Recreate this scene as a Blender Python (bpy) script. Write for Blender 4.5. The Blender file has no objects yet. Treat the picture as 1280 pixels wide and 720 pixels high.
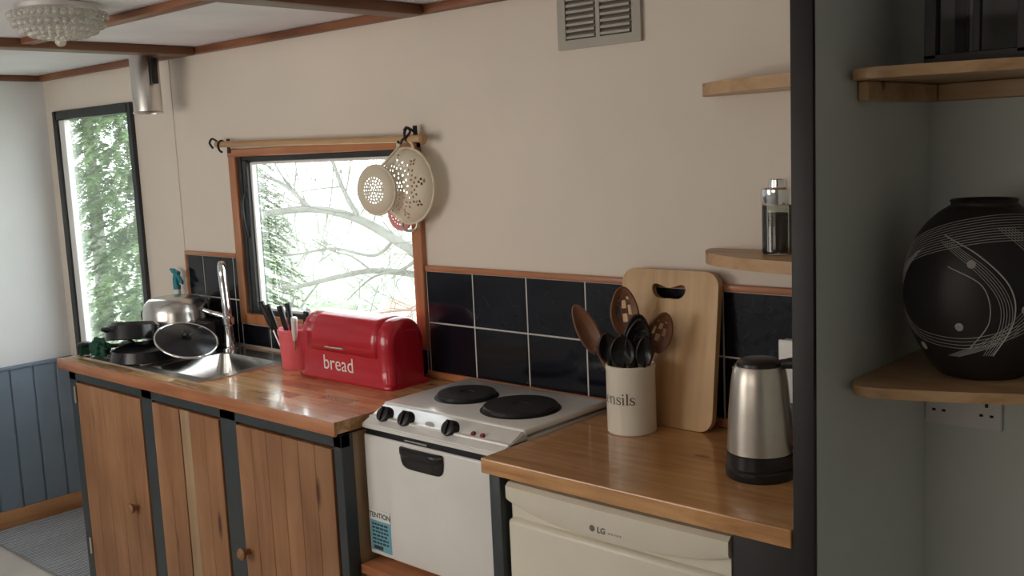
import bpy, bmesh, math, random
from mathutils import Vector, Matrix, noise
random.seed(7)
SC=bpy.context.scene; COL=SC.collection
SC.view_settings.view_transform='Standard'; SC.view_settings.look='None'
# ---------------------------------------------------------------- materials
def newmat(name):
    m=bpy.data.materials.new(name); m.use_nodes=True
    nt=m.node_tree; b=nt.nodes['Principled BSDF']; return m,nt,b
def N(nt,t): return nt.nodes.new(t)
def coords(nt,scale):
    tc=N(nt,'ShaderNodeTexCoord'); mp=N(nt,'ShaderNodeMapping'); mp.inputs['Scale'].default_value=scale
    nt.links.new(tc.outputs['Object'],mp.inputs['Vector']); return mp.outputs['Vector']
def ramp(nt,fac,stops):
    r=N(nt,'ShaderNodeValToRGB'); e=r.color_ramp.elements
    while len(e)<len(stops): e.new(0.5)
    for el,(p,c) in zip(e,stops): el.position=p; el.color=(*c,1)
    nt.links.new(fac,r.inputs['Fac']); return r.outputs['Color']
def noisetex(nt,vec,scale,detail=4,rough=.55,dist=0):
    n=N(nt,'ShaderNodeTexNoise'); n.inputs['Scale'].default_value=scale; n.inputs['Detail'].default_value=detail
    n.inputs['Roughness'].default_value=rough; n.inputs['Distortion'].default_value=dist
    nt.links.new(vec,n.inputs['Vector']); return n.outputs['Fac']
def bump(nt,b,h,strength,dist=.002):
    bp=N(nt,'ShaderNodeBump'); bp.inputs['Strength'].default_value=strength; bp.inputs['Distance'].default_value=dist
    nt.links.new(h,bp.inputs['Height']); nt.links.new(bp.outputs['Normal'],b.inputs['Normal'])
def plain(name,col,rough=.5,metal=0,var=.12,scale=6,bmp=0,bscale=60,coat=0,trans=0,ior=1.45,spec=None):
    m,nt,b=newmat(name); v=coords(nt,(1,1,1)); f=noisetex(nt,v,scale)
    c1=tuple(max(0,x*(1-var)) for x in col); c2=tuple(min(1,x*(1+var)) for x in col)
    nt.links.new(ramp(nt,f,[(.3,c1),(.7,c2)]),b.inputs['Base Color'])
    b.inputs['Roughness'].default_value=rough; b.inputs['Metallic'].default_value=metal
    b.inputs['Coat Weight'].default_value=coat; b.inputs['Coat Roughness'].default_value=.08
    b.inputs['Transmission Weight'].default_value=trans; b.inputs['IOR'].default_value=ior
    if spec is not None: b.inputs['Specular IOR Level'].default_value=spec
    if bmp: bump(nt,b,noisetex(nt,v,bscale),bmp)
    return m
def wood(name,c1,c2,c3,axis='x',rough=.35,coat=0,fine=1.0,knots=True,spec=.5,blot=.55):
    m,nt,b=newmat(name)
    lo,hi=1.2,16*fine
    s={'x':(lo,hi,hi),'y':(hi,lo,hi),'z':(hi,hi,lo)}[axis]
    v=coords(nt,s); f=noisetex(nt,v,1.6,6,.6,.6)
    col=ramp(nt,f,[(.28,c1),(.5,c2),(.74,c3)])
    big=noisetex(nt,coords(nt,(1,1,1)),3.5,2)
    mx=N(nt,'ShaderNodeMix'); mx.data_type='RGBA'; mx.blend_type='MULTIPLY'; mx.inputs['Factor'].default_value=blot
    nt.links.new(col,mx.inputs['A']); nt.links.new(ramp(nt,big,[(.35,(.62,.56,.5)),(.62,(1,1,1))]),mx.inputs['B'])
    out=mx.outputs['Result']
    if knots:
        ks={'x':(1.2,5,5),'y':(5,1.2,5),'z':(5,5,1.2)}[axis]
        vo=N(nt,'ShaderNodeTexVoronoi'); vo.inputs['Scale'].default_value=2.3; nt.links.new(coords(nt,ks),vo.inputs['Vector'])
        m2=N(nt,'ShaderNodeMix'); m2.data_type='RGBA'; m2.blend_type='MULTIPLY'; m2.inputs['Factor'].default_value=.85
        nt.links.new(out,m2.inputs['A']); nt.links.new(ramp(nt,vo.outputs['Distance'],[(.06,(.22,.10,.05)),(.15,(1,1,1))]),m2.inputs['B']); out=m2.outputs['Result']
    nt.links.new(out,b.inputs['Base Color'])
    b.inputs['Roughness'].default_value=rough; b.inputs['Coat Weight'].default_value=coat; b.inputs['Coat Roughness'].default_value=.12
    b.inputs['Specular IOR Level'].default_value=spec
    bump(nt,b,f,.15,.001); return m
M={}
M['wall']=plain('wall_paint_cream',(.77,.69,.60),.6,var=.04,scale=2,bmp=.08,bscale=120)
M['wall_left']=plain('wall_paint_white',(.70,.71,.72),.6,var=.05,scale=2)
M['alcove']=plain('wall_paint_pale_grey_green',(.70,.745,.71),.6,var=.05,scale=3,bmp=.05)
M['ceil']=plain('ceiling_paint',(.76,.74,.78),.7,var=.08,scale=3)
M['beam']=wood('beam_wood',(.10,.04,.02),(.17,.07,.03),(.24,.10,.05),'y',.45)
M['beamx']=wood('trim_wood_brown',(.14,.05,.02),(.24,.085,.035),(.32,.13,.055),'x',.45,knots=False)
M['frame']=wood('window_wood',(.32,.11,.04),(.48,.19,.08),(.58,.27,.12),'z',.4,.2,knots=False)
M['framex']=wood('window_wood_x',(.32,.11,.04),(.48,.19,.08),(.58,.27,.12),'x',.4,.2,knots=False)
M['darkframe']=plain('dark_painted_frame',(.025,.028,.03),.4)
M['grey']=plain('slate_grey_paint',(.04,.05,.055),.45,var=.15)
M['dado']=plain('blue_grey_panel_paint',(.16,.21,.27),.5,var=.08)
M['door']=wood('pine_plank',(.25,.11,.046),(.35,.17,.078),(.43,.235,.12),'z',.5,.05,.6,blot=.6)
M['pale']=wood('pale_plank',(.34,.22,.12),(.42,.29,.17),(.5,.37,.23),'z',.5,knots=False)
M['shelfwood']=wood('shelf_pine',(.40,.23,.11),(.56,.35,.18),(.66,.45,.25),'x',.45,.1)
M['board']=wood('chopping_board_wood',(.48,.27,.11),(.62,.38,.165),(.70,.46,.23),'z',.45,0,1,False)
M['spoon']=wood('dark_spoon_wood',(.12,.042,.018),(.20,.08,.035),(.28,.125,.055),'z',.5,0,2,False)
M['post']=plain('dark_post_wood',(.012,.011,.012),.5,var=.3)
M['base']=wood('baseboard_wood',(.35,.16,.06),(.5,.25,.11),(.6,.33,.16),'y',.4,.1,knots=False)
M['white']=plain('white_enamel',(.82,.81,.78),.22,var=.03,coat=.4)
M['fridge']=plain('cream_white_plastic',(.81,.765,.64),.3,var=.03)
M['whitepl']=plain('white_plastic',(.80,.80,.78),.35,var=.03)
M['black']=plain('black_plastic',(.012,.012,.013),.3,var=.3)
M['iron']=plain('black_hotplate',(.015,.015,.016),.45,var=.3,bmp=.2)
M['blackpan']=plain('black_nonstick',(.012,.012,.014),.22,var=.2)
M['steel']=plain('stainless_steel',(.66,.65,.62),.24,1,var=.06,scale=20)
M['satin']=plain('satin_steel',(.56,.52,.46),.34,1,var=.05,scale=20)
M['lampmetal']=plain('polished_aluminium',(.75,.73,.70),.3,1,var=.05,scale=20)
M['chrome']=plain('chrome',(.8,.8,.8),.08,1,var=.02)
M['red']=plain('red_enamel',(.50,.010,.028),.22,var=.06,coat=.5)
M['pink']=plain('pink_red_plastic',(.80,.14,.17),.35,var=.06)
M['cream']=plain('cream_ceramic',(.80,.745,.63),.3,var=.03,coat=.3)
M['creammetal']=plain('cream_enamel_metal',(.72,.64,.50),.4,var=.04)
M['pinkmetal']=plain('pink_enamel_metal',(.75,.32,.34),.4,var=.04)
M['text_w']=plain('white_lettering',(.85,.83,.80),.5,var=0)
M['text_b']=plain('dark_lettering',(.05,.045,.045),.5,var=0)
M['text_g']=plain('grey_lettering',(.16,.16,.16),.5,var=0)
M['grout']=plain('grout_pale',(.58,.56,.52),.8)
M['teal']=plain('teal_plastic',(.03,.25,.32),.4)
M['green']=plain('green_cloth',(.015,.08,.05),.8,bmp=.6,bscale=200)
M['blue']=plain('sticker_blue',(.16,.42,.52),.5,var=.04)
M['coffee']=plain('ground_coffee',(.06,.025,.012),.7,var=.5,scale=200)
M['amber']=plain('indicator_red',(.25,.04,.03),.3)
M['grass']=plain('grass_ground',(.45,.50,.38),.9,var=.3,scale=4)  # outdoor haze is mixed into this pale grass colour
M['floor']=plain('vinyl_floor',(.62,.58,.52),.45,var=.10,scale=5)
M['louvre']=plain('painted_vent_metal',(.44,.41,.36),.5,0,var=.06)
M['ventback']=plain('vent_gap_shadow',(.12,.11,.09),.8,0)
m,nt,b=newmat('black_gloss_tile'); v=coords(nt,(1,1,1)); f=noisetex(nt,v,14,8,.7,1.5)
nt.links.new(ramp(nt,f,[(.35,(.006,.007,.011)),(.6,(.009,.010,.016)),(.85,(.018,.021,.029))]),b.inputs['Base Color']); b.inputs['Roughness'].default_value=.12
b.inputs['Specular IOR Level'].default_value=.35; M['tile']=m
def blockwood(name,c1,c2,c3,gloss,blocks):
    m,nt,b=newmat(name); v=coords(nt,(1,1,1))
    f=noisetex(nt,coords(nt,(2,26,26)),1.5,6,.6,.8)
    base=ramp(nt,f,[(.28,c1),(.5,c2),(.75,c3)])
    mx=N(nt,'ShaderNodeMix'); mx.data_type='RGBA'; mx.blend_type='MULTIPLY'; mx.inputs['Factor'].default_value=.85 if blocks else .5
    nt.links.new(base,mx.inputs['A'])
    if blocks:
        br=N(nt,'ShaderNodeTexBrick'); nt.links.new(v,br.inputs['Vector']); br.inputs['Scale'].default_value=1
        br.inputs['Brick Width'].default_value=.13; br.inputs['Row Height'].default_value=.045; br.inputs['Mortar Size'].default_value=.0006
        br.inputs['Color1'].default_value=(.46,.38,.30,1); br.inputs['Color2'].default_value=(1,1,1,1); br.inputs['Mortar'].default_value=(.35,.25,.2,1)
        nt.links.new(br.outputs['Color'],mx.inputs['B'])
    else:
        nt.links.new(ramp(nt,noisetex(nt,v,5,3),[(.35,(.55,.46,.38)),(.65,(1,1,1))]),mx.inputs['B'])
    out=mx.outputs['Result']
    vo=N(nt,'ShaderNodeTexVoronoi'); vo.inputs['Scale'].default_value=5; nt.links.new(coords(nt,(.8,1.6,.01)),vo.inputs['Vector'])
    m2=N(nt,'ShaderNodeMix'); m2.data_type='RGBA'; m2.blend_type='MULTIPLY'; m2.inputs['Factor'].default_value=.85
    nt.links.new(out,m2.inputs['A']); nt.links.new(ramp(nt,vo.outputs['Distance'],[(.05,(.25,.11,.05)),(.11,(1,1,1))]),m2.inputs['B'])
    nt.links.new(m2.outputs['Result'],b.inputs['Base Color'])
    b.inputs['Roughness'].default_value=gloss; b.inputs['Coat Weight'].default_value=.7; b.inputs['Coat Roughness'].default_value=.10
    return m
M['top1']=blockwood('worktop_block_varnished',(.50,.25,.095),(.74,.43,.18),(.92,.64,.36),.26,True)
M['top2']=blockwood('worktop_pine_orange',(.46,.20,.07),(.64,.33,.125),(.76,.44,.20),.32,False)
m,nt,b=newmat('grey_woven_rug'); v=coords(nt,(1,1,1)); w=N(nt,'ShaderNodeTexWave'); w.inputs['Scale'].default_value=28; w.inputs['Distortion'].default_value=3; w.inputs['Detail'].default_value=3
w.bands_direction='X'; nt.links.new(v,w.inputs['Vector'])
nt.links.new(ramp(nt,w.outputs['Fac'],[(.2,(.17,.18,.20)),(.8,(.56,.58,.62))]),b.inputs['Base Color']); b.inputs['Roughness'].default_value=.95; bump(nt,b,w.outputs['Fac'],.8,.006); M['rug']=m
def thinglass(name,tint,gl=.12):
    m,nt,b=newmat(name); nt.nodes.remove(b)
    t=N(nt,'ShaderNodeBsdfTransparent'); t.inputs['Color'].default_value=(*tint,1); g=N(nt,'ShaderNodeBsdfGlossy'); g.inputs['Roughness'].default_value=.03
    mx=N(nt,'ShaderNodeMixShader'); fr=N(nt,'ShaderNodeFresnel'); fr.inputs['IOR'].default_value=1.45
    mu=N(nt,'ShaderNodeMath'); mu.operation='MULTIPLY'; mu.inputs[1].default_value=gl*8; nt.links.new(fr.outputs[0],mu.inputs[0])
    nt.links.new(mu.outputs[0],mx.inputs[0]); nt.links.new(t.outputs[0],mx.inputs[1]); nt.links.new(g.outputs[0],mx.inputs[2])
    nt.links.new(mx.outputs[0],nt.nodes['Material Output'].inputs['Surface']); return m
M['pane']=thinglass('window_glass',(.97,.99,.98),.05)
M['jarglass']=thinglass('jar_glass',(.86,.88,.86),.12)
M['lanternglass']=thinglass('smoked_lantern_glass',(.55,.56,.55),.12)
M['crystal']=plain('pressed_glass',(.95,.93,.88),.05,trans=.75,var=.02)
def leafmat(name,c1,c2,sc=3):
    m,nt,b=newmat(name); v=coords(nt,(1,1,1)); nt.links.new(ramp(nt,noisetex(nt,v,sc,5),[(.35,c1),(.65,c2)]),b.inputs['Base Color']); b.inputs['Roughness'].default_value=.8
    return m
M['leaf']=leafmat('conifer_needles',(.025,.055,.02),(.14,.22,.085))
M['leaf2']=leafmat('hazed_hedge_leaves',(.62,.68,.58),(.88,.90,.84))  # distance haze painted into the leaf colour
M['bark']=plain('bark_pale',(.20,.20,.175),.9,var=.3,bmp=.5)
# ---------------------------------------------------------------- geometry helpers
def link(ob,parent=None):
    COL.objects.link(ob)
    if parent is not None: ob.parent=parent
    return ob
def meta(ob,label=None,cat=None,kind=None,group=None):
    if label: ob['label']=label
    if cat: ob['category']=cat
    if kind: ob['kind']=kind
    if group: ob['group']=group
    return ob
def thing(name,loc,label,cat,rz=0,**k):
    e=bpy.data.objects.new(name,None); e.empty_display_size=.05; e.location=loc; e.rotation_euler=(0,0,rz); link(e); meta(e,label,cat,**k); return e
def from_bm(name,bm,mat,parent=None,smooth=False,loc=(0,0,0),rot=(0,0,0),ang=None):
    bmesh.ops.recalc_face_normals(bm,faces=bm.faces)
    me=bpy.data.meshes.new(name); bm.to_mesh(me); bm.free()
    for mm in (mat if isinstance(mat,(list,tuple)) else [mat]): me.materials.append(mm)
    if smooth:
        me.polygons.foreach_set('use_smooth',[True]*len(me.polygons))
        if ang: me.set_sharp_from_angle(angle=math.radians(ang))
    ob=bpy.data.objects.new(name,me); ob.location=loc; ob.rotation_euler=rot; return link(ob,parent)
def addbox(bm,a,b,bev=0,segs=2,mi=0):
    x0,y0,z0=a;x1,y1,z1=b
    vs=[bm.verts.new(p) for p in [(x0,y0,z0),(x1,y0,z0),(x1,y1,z0),(x0,y1,z0),(x0,y0,z1),(x1,y0,z1),(x1,y1,z1),(x0,y1,z1)]]
    fs=[bm.faces.new([vs[i] for i in q]) for q in [(0,3,2,1),(4,5,6,7),(0,1,5,4),(1,2,6,5),(2,3,7,6),(3,0,4,7)]]
    for f in fs: f.material_index=mi
    if bev:
        es={e for f in fs for e in f.edges}
        r=bmesh.ops.bevel(bm,geom=list(es),offset=bev,segments=segs,affect='EDGES',profile=.5)
        for f in r['faces']: f.material_index=mi
def box(name,a,b,mat,parent=None,bev=0,segs=2,**k):
    bm=bmesh.new(); addbox(bm,a,b,bev,segs); return from_bm(name,bm,mat,parent,smooth=bev>0,ang=40 if bev>0 else None,**k)
def boxes(name,lst,mat,parent=None,bev=0,**k):
    bm=bmesh.new()
    for t in lst: addbox(bm,t[0],t[1],bev,1,t[2] if len(t)>2 else 0)
    return from_bm(name,bm,mat,parent,smooth=bev>0,ang=40 if bev>0 else None,**k)
def partboxes(name,lst,mat,parent,bev=0):
    for t in lst: box(name,t[0],t[1],mat,parent,bev,1)
def addlathe(bm,prof,segs=40,c=(0,0,0)):
    rings=[]
    for r,z in prof:
        if r<1e-6: rings.append([bm.verts.new((c[0],c[1],c[2]+z))])
        else: rings.append([bm.verts.new((c[0]+r*math.cos(2*math.pi*i/segs),c[1]+r*math.sin(2*math.pi*i/segs),c[2]+z)) for i in range(segs)])
    for A,B in zip(rings,rings[1:]):
        for i in range(segs):
            j=(i+1)%segs
            if len(A)==1 and len(B)==1: continue
            if len(A)==1: bm.faces.new([A[0],B[i],B[j]])
            elif len(B)==1: bm.faces.new([A[i],A[j],B[0]])
            else: bm.faces.new([A[i],A[j],B[j],B[i]])
def lathe(name,prof,mat,parent=None,segs=40,ang=35,**k):
    bm=bmesh.new(); addlathe(bm,prof,segs); return from_bm(name,bm,mat,parent,smooth=True,ang=ang,**k)
def smooth_pts(pts,n=6):
    P=[Vector(p) for p in pts]; out=[]
    for i in range(len(P)-1):
        p0=P[max(i-1,0)];p1=P[i];p2=P[i+1];p3=P[min(i+2,len(P)-1)]
        for k in range(n):
            t=k/n; out.append(.5*((2*p1)+(p2-p0)*t+(2*p0-5*p1+4*p2-p3)*t*t+(3*p1-p0-3*p2+p3)*t**3))
    out.append(P[-1]); return out
def addtube(bm,pts,r,segs=10,mi=0):
    P=[Vector(p) for p in pts]; n=len(P)
    rs=r if isinstance(r,(list,tuple)) else [r]*n
    rs=[rs[min(int(i*(len(rs)-1)/max(n-1,1)+.5),len(rs)-1)] for i in range(n)] if len(rs)!=n else rs
    up=None; rings=[]
    for i in range(n):
        t=(P[min(i+1,n-1)]-P[max(i-1,0)]).normalized()
        if up is None: up=t.orthogonal().normalized()
        up=(up-t*up.dot(t)); up=up.normalized() if up.length>1e-6 else t.orthogonal().normalized()
        s=t.cross(up)
        rings.append([bm.verts.new(P[i]+(up*math.cos(2*math.pi*k/segs)+s*math.sin(2*math.pi*k/segs))*rs[i]) for k in range(segs)])
    for A,B in zip(rings,rings[1:]):
        for k in range(segs):
            j=(k+1)%segs; f=bm.faces.new([A[k],A[j],B[j],B[k]]); f.material_index=mi
    bm.faces.new(rings[0][::-1]).material_index=mi; bm.faces.new(rings[-1]).material_index=mi
def tube(name,pts,r,mat,parent=None,segs=12,**k):
    bm=bmesh.new(); addtube(bm,pts,r,segs); return from_bm(name,bm,mat,parent,smooth=True,ang=50,**k)
def addprism(bm,outline,z0,z1,bev=0):
    lo=[bm.verts.new((x,y,z0)) for x,y in outline]; hi=[bm.verts.new((x,y,z1)) for x,y in outline]
    f1=bm.faces.new(lo[::-1]); f2=bm.faces.new(hi); n=len(lo)
    for i in range(n): bm.faces.new([lo[i],lo[(i+1)%n],hi[(i+1)%n],hi[i]])
    if bev: bmesh.ops.bevel(bm,geom=list(f1.edges)+list(f2.edges),offset=bev,segments=3,affect='EDGES',profile=.5)
def prism(name,outline,z0,z1,mat,parent=None,bev=0,**k):
    bm=bmesh.new(); addprism(bm,outline,z0,z1,bev); return from_bm(name,bm,mat,parent,smooth=bev>0,ang=40,**k)
def textmesh(name,body,size,mat,parent,fn,ext=.0004,bold=0):
    c=bpy.data.curves.new(name,'FONT'); c.body=body; c.size=size; c.extrude=ext; c.align_x='CENTER'; c.resolution_u=4; c.offset=bold
    tmp=bpy.data.objects.new(name+'_tmp',c); COL.objects.link(tmp); bpy.context.view_layer.update()
    me=bpy.data.meshes.new_from_object(tmp.evaluated_get(bpy.context.evaluated_depsgraph_get()))
    bpy.data.objects.remove(tmp)
    for v in me.vertices: v.co=fn(v.co)
    me.materials.clear(); me.materials.append(mat); me.name=name
    ob=bpy.data.objects.new(name,me); return link(ob,parent)
def ribbon(bm,pts,ws,fn,smooth=True):
    P=smooth_pts([(x,y,0) for x,y in pts],5) if smooth and len(pts)>2 else [Vector((pts[0][0]+(pts[-1][0]-pts[0][0])*i/6,pts[0][1]+(pts[-1][1]-pts[0][1])*i/6,0)) for i in range(7)]
    n=len(P); prev=None
    for i,p in enumerate(P):
        t=(P[min(i+1,n-1)]-P[max(i-1,0)]).normalized(); nn=Vector((-t.y,t.x,0))
        f=i/(n-1)*(len(ws)-1); k=min(int(f),len(ws)-2) if len(ws)>1 else 0
        wd=ws[0] if len(ws)==1 else ws[k]+(ws[k+1]-ws[k])*(f-k)
        cur=(bm.verts.new(fn(p+nn*wd/2)),bm.verts.new(fn(p-nn*wd/2)))
        if prev: bm.faces.new([prev[0],prev[1],cur[1],cur[0]])
        prev=cur
TH,ST=.028,.085
def stem(x,y0,y1,bot=True,top=True):
    L=[([(x,y0),(x,y1)],[ST])]
    if bot: L.append(([(x-.095,y0+.014),(x+.095,y0+.014)],[TH]))
    if top: L.append(([(x-.10,y1-.03),(x,y1-.002)],[TH,TH]))
    return L
GL={'u':(.56,[([(.11,.5),(.11,.16),(.17,.03),(.28,.02),(.40,.10)],[ST,ST,.07,TH,TH]),([(.02,.486),(.12,.486)],[TH]),([(.30,.486),(.42,.486)],[TH])]+[([(.43,.5),(.43,.0)],[ST]),([(.43,.014),(.53,.014)],[TH])]),
 't':(.34,[([(.14,.66),(.14,.12),(.19,.02),(.30,.06)],[ST,ST,.06,TH]),([(.03,.487),(.29,.487)],[TH])]),
 'e':(.47,[([(.09,.28),(.40,.28)],[TH]),([(.40,.29),(.38,.42),(.25,.49),(.11,.42),(.07,.25),(.12,.08),(.25,.01),(.41,.10)],[.05,.05,TH,.07,ST,.07,.04,.02])]),
 'n':(.58,stem(.12,0,.5)+[([(.13,.38),(.22,.47),(.33,.48),(.43,.40),(.43,.2),(.43,0)],[TH,.04,.07,ST,ST,ST]),([(.335,.014),(.525,.014)],[TH])]),
 's':(.40,[([(.33,.38),(.30,.46),(.19,.49),(.09,.42),(.11,.31),(.22,.25),(.32,.18),(.33,.07),(.20,.01),(.09,.04),(.05,.14)],[TH,TH,.04,.06,.08,.085,.08,.06,.04,TH,TH]),([(.335,.48),(.335,.35)],[TH]),([(.045,.02),(.045,.16)],[TH])]),
 'i':(.27,stem(.135,0,.5)+[([(.13,.62),(.13,.72)],[.10])]),
 'l':(.27,stem(.135,0,.76))}
def seriftext(name,body,size,mat,parent,fn):
    tw=sum(GL[c][0] for c in body); bm=bmesh.new(); x=-tw/2
    for c in body:
        for pts,ws in GL[c][1]:
            ribbon(bm,pts,ws,lambda p,x=x:fn(Vector(((p.x+x)*size,p.y*size,0))),len(pts)>2)
        x+=GL[c][0]
    return from_bm(name,bm,mat,parent)
# ---------------------------------------------------------------- room shell
def grid_wall(name,xs,zs,holes,y0,y1,mat):
    L=[]
    for i in range(len(xs)-1):
        for j in range(len(zs)-1):
            cx=(xs[i]+xs[i+1])/2;cz=(zs[j]+zs[j+1])/2
            if any(h[0]<cx<h[1] and h[2]<cz<h[3] for h in holes): continue
            L.append(((xs[i],y0,zs[j]),(xs[i+1],y1,zs[j+1])))
    o=boxes(name,L,mat); o['kind']='structure'; return o
W1=(-4.49,-3.84,.74,1.79); W2=(-3.13,-2.215,1.015,1.575)
grid_wall('wall_back',[-4.65,W1[0],W1[1],W2[0],W2[1],-.76],[0,W1[2],W2[2],W2[3],W1[3],1.97],[W1,W2],0,.05,M['wall'])
o=box('wall_alcove',(-.76,0,0),(1.35,.05,1.97),M['alcove']); o['kind']='structure'
o=box('wall_left',(-4.65,-2.6,0),(-4.6,0,1.97),M['wall_left']); o['kind']='structure'
o=box('wall_right',(1.3,-2.6,0),(1.35,0,1.97),M['alcove']); o['kind']='structure'
o=box('wall_front',(-4.65,-2.65,0),(1.35,-2.6,1.97),M['wall_left']); o['kind']='structure'
o=box('floor',(-4.65,-2.65,-.04),(1.35,.05,0),M['floor']); o['kind']='structure'
o=box('ceiling',(-4.65,-2.65,1.97),(1.35,.05,2.01),M['ceil']); o['kind']='structure'
o=box('wall_partition',(-.772,-.495,0),(-.735,0,1.97),M['alcove']); o['kind']='structure'
o=box('trim_1',(-.774,-.505,0),(-.735,-.495,1.97),M['post'],bev=.002); o['kind']='structure'
L=[]; y=-2.58
while y<-.02:
    y2=min(y+.098,-.002); L.append(((-4.598,y,.075),(-4.585,y2-.006,.70))); y+=.1
L.append(((-4.599,-2.58,.075),(-4.592,-.002,.70)))
o=boxes('trim_2',L,M['dado'],bev=.002); o['kind']='structure'
o=box('trim_3',(-4.598,-2.58,.70),(-4.578,-.002,.715),M['dado'],bev=.003); o['kind']='structure'
o=box('baseboard_left',(-4.6,-2.58,0),(-4.57,-.002,.08),M['base'],bev=.006); o['kind']='structure'
def beam(n,a,b,mat,bev=.004):
    o=box(n,a,b,mat,bev=bev); o['kind']='structure'
beam('trim_4',(-3.37,-2.58,1.94),(-3.29,-.032,1.969),M['beam'])
beam('trim_5',(-2.19,-2.58,1.94),(-2.11,-.032,1.969),M['beam'])
beam('trim_6',(-.98,-2.58,1.94),(-.90,-.51,1.969),M['beam'])
beam('trim_7',(-4.6,-.03,1.945),(-.785,-.001,1.969),M['beamx'])
beam('trim_8',(-4.598,-2.58,1.945),(-4.57,-.032,1.969),M['beam'])
beam('trim_9',(-3.285,-.64,1.95),(-2.195,-.595,1.969),M['beamx'])
beam('trim_10',(-2.105,-.64,1.95),(-.99,-.595,1.969),M['beamx'])
o=box('trim_11',(-3.53,-.003,.90),(-3.525,-.0005,1.945),M['wall']); o['kind']='structure'
# ---------------------------------------------------------------- windows
w=thing('window_1',(-4.165,0,.74),None,None); w['kind']='structure'
hx,H=.325,1.05
boxes('frame',[((-hx-.02,-.016,-.02),(-hx+.022,.03,H+.02)),((hx-.014,-.016,-.02),(hx+.02,.02,H+.02)),((-hx,-.016,H-.02),(hx,.03,H+.02)),((-hx,-.016,-.02),(hx,.03,.03))],M['darkframe'],w,bev=.003)
boxes('inner_frame',[((-hx+.022,-.008,.03),(-hx+.07,.015,H-.02)),((hx-.022,-.004,.03),(hx-.014,.015,H-.02))],M['whitepl'],w,bev=.002)
box('glass_pane',(-hx+.035,.02,.03),(hx-.02,.023,H-.02),M['pane'],w)
w=thing('window_2',(-2.6725,0,1.015),None,None); w['kind']='structure'
hx,H=.4575,.56
boxes('wood_surround',[((-hx-.03,-.018,-.03),(-hx+.012,.045,H+.03)),((hx-.012,-.018,-.03),(hx+.03,.045,H+.03)),((-hx,-.018,-.03),(hx,.045,.008))],M['frame'],w,bev=.003)
boxes('wood_head',[((-hx-.03,-.02,H-.0),(hx+.03,.045,H+.028))],M['framex'],w,bev=.003)
boxes('metal_frame',[((-hx+.012,-.008,.008),(-hx+.035,.04,H)),((-hx+.05,-.014,.02),(-hx+.075,.03,H-.012)),((hx-.018,-.004,.008),(hx-.012,.04,H)),((-hx,-.004,H-.018),(hx,.04,H)),((-hx,-.004,.008),(hx,.04,.024)),((-hx+.03,.0,.01),(-hx+.055,.03,H))],M['darkframe'],w,bev=.002)
boxes('sash_bead',[((-hx+.075,.0,.024),(-hx+.085,.02,H-.02)),((-hx+.085,.0,.024),(hx-.018,.02,.034)),((-hx+.085,.0,H-.028),(hx-.018,.02,H-.018))],M['whitepl'],w,bev=.002)
tube('window_latch',smooth_pts([(-hx+.060,-.018,.44),(-hx+.057,-.03,.40),(-hx+.061,-.03,.34),(-hx+.059,-.018,.28)]),.006,M['black'],w)
box('glass_pane',(-hx+.08,.022,.02),(hx-.016,.025,H-.01),M['pane'],w)
# ---------------------------------------------------------------- splashback
bm=bmesh.new(); ZT=1.2196; R_=.1535; g=.0045
def tiles(x0,x1,z0,z1):
    xs=[x0]+sorted([v for v in [-1.9939+.2*k for k in range(-12,8)] if x0+.01<v<x1-.01])+[x1]
    zs=[z0]+[v for v in [ZT-3*R_,ZT-2*R_,ZT-R_] if z0+.01<v<z1-.01]+[z1]
    addbox(bm,(x0,-.0078,z0),(x1,-.0005,z1),mi=1)
    for i in range(len(xs)-1):
        for j in range(len(zs)-1):
            addbox(bm,(xs[i]+g/2,-.009,zs[j]+g/2),(xs[i+1]-g/2,-.004,zs[j+1]-g/2),.0008,1,0)
tiles(-2.182,-.785,.915,ZT); tiles(-3.5,-3.165,.905,ZT); tiles(-3.165,-2.182,.905,.983)
o=from_bm('tile_splashback',bm,[M['tile'],M['grout']]); meta(o,"black gloss tile splashback with pale grout behind the worktops","splashback")
tn=12
for a,b in [((-2.18,-.016,ZT),(-.785,-.0005,ZT+.016)),((-3.51,-.016,ZT),(-3.165,-.0005,ZT+.014)),((-3.514,-.014,.903),(-3.502,-.0005,ZT)),((-2.19,-.02,.9005),(-.785,-.0095,.922))]:
    o=box('trim_%d'%tn,a,b,M['framex'],bev=.003); o['kind']='structure'; tn+=1
# ---------------------------------------------------------------- left worktop + sink
def worktop(name,xs,ys,holes,z0,z1,mat,label):
    bm=bmesh.new()
    for i in range(len(xs)-1):
        for j in range(len(ys)-1):
            cx=(xs[i]+xs[i+1])/2;cy=(ys[j]+ys[j+1])/2
            if any(h[0]<cx<h[1] and h[2]<cy<h[3] for h in holes): continue
            addbox(bm,(xs[i],ys[j],z0),(xs[i+1],ys[j+1],z1))
    o=from_bm(name,bm,mat); meta(o,label,"worktop"); return o
BW=(-3.10,-2.78,-.41,-.12)
o=worktop('worktop',[-3.57,BW[0],BW[1],-2.02],[-.499,BW[2],BW[3],-.022],[BW],.868,.9,M['top1'],"varnished orange block-wood worktop over the plank cabinets")
e=box('edge_strip',(-3.575,-.507,.864),(-2.015,-.499,.902),M['framex'],o,bev=.002)
o2=worktop('worktop',[-1.508,-.777],[-.506,-.022],[],.866,.9,M['top2'],"orange pine worktop above the small fridge beside the cooker")
md=o2.modifiers.new('b','BEVEL'); md.width=.003; md.segments=2
s=thing('kitchen_sink',(-3.1,-.26,.9),"inset stainless steel sink with drainer beside the tiled wall","sink")
bm=bmesh.new()
def sb(a,b): addbox(bm,(a[0]+3.1,a[1]+.26,a[2]-.9),(b[0]+3.1,b[1]+.26,b[2]-.9))
x0,x1,y0,y1=-3.50,-2.745,-.445,-.055
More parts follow.
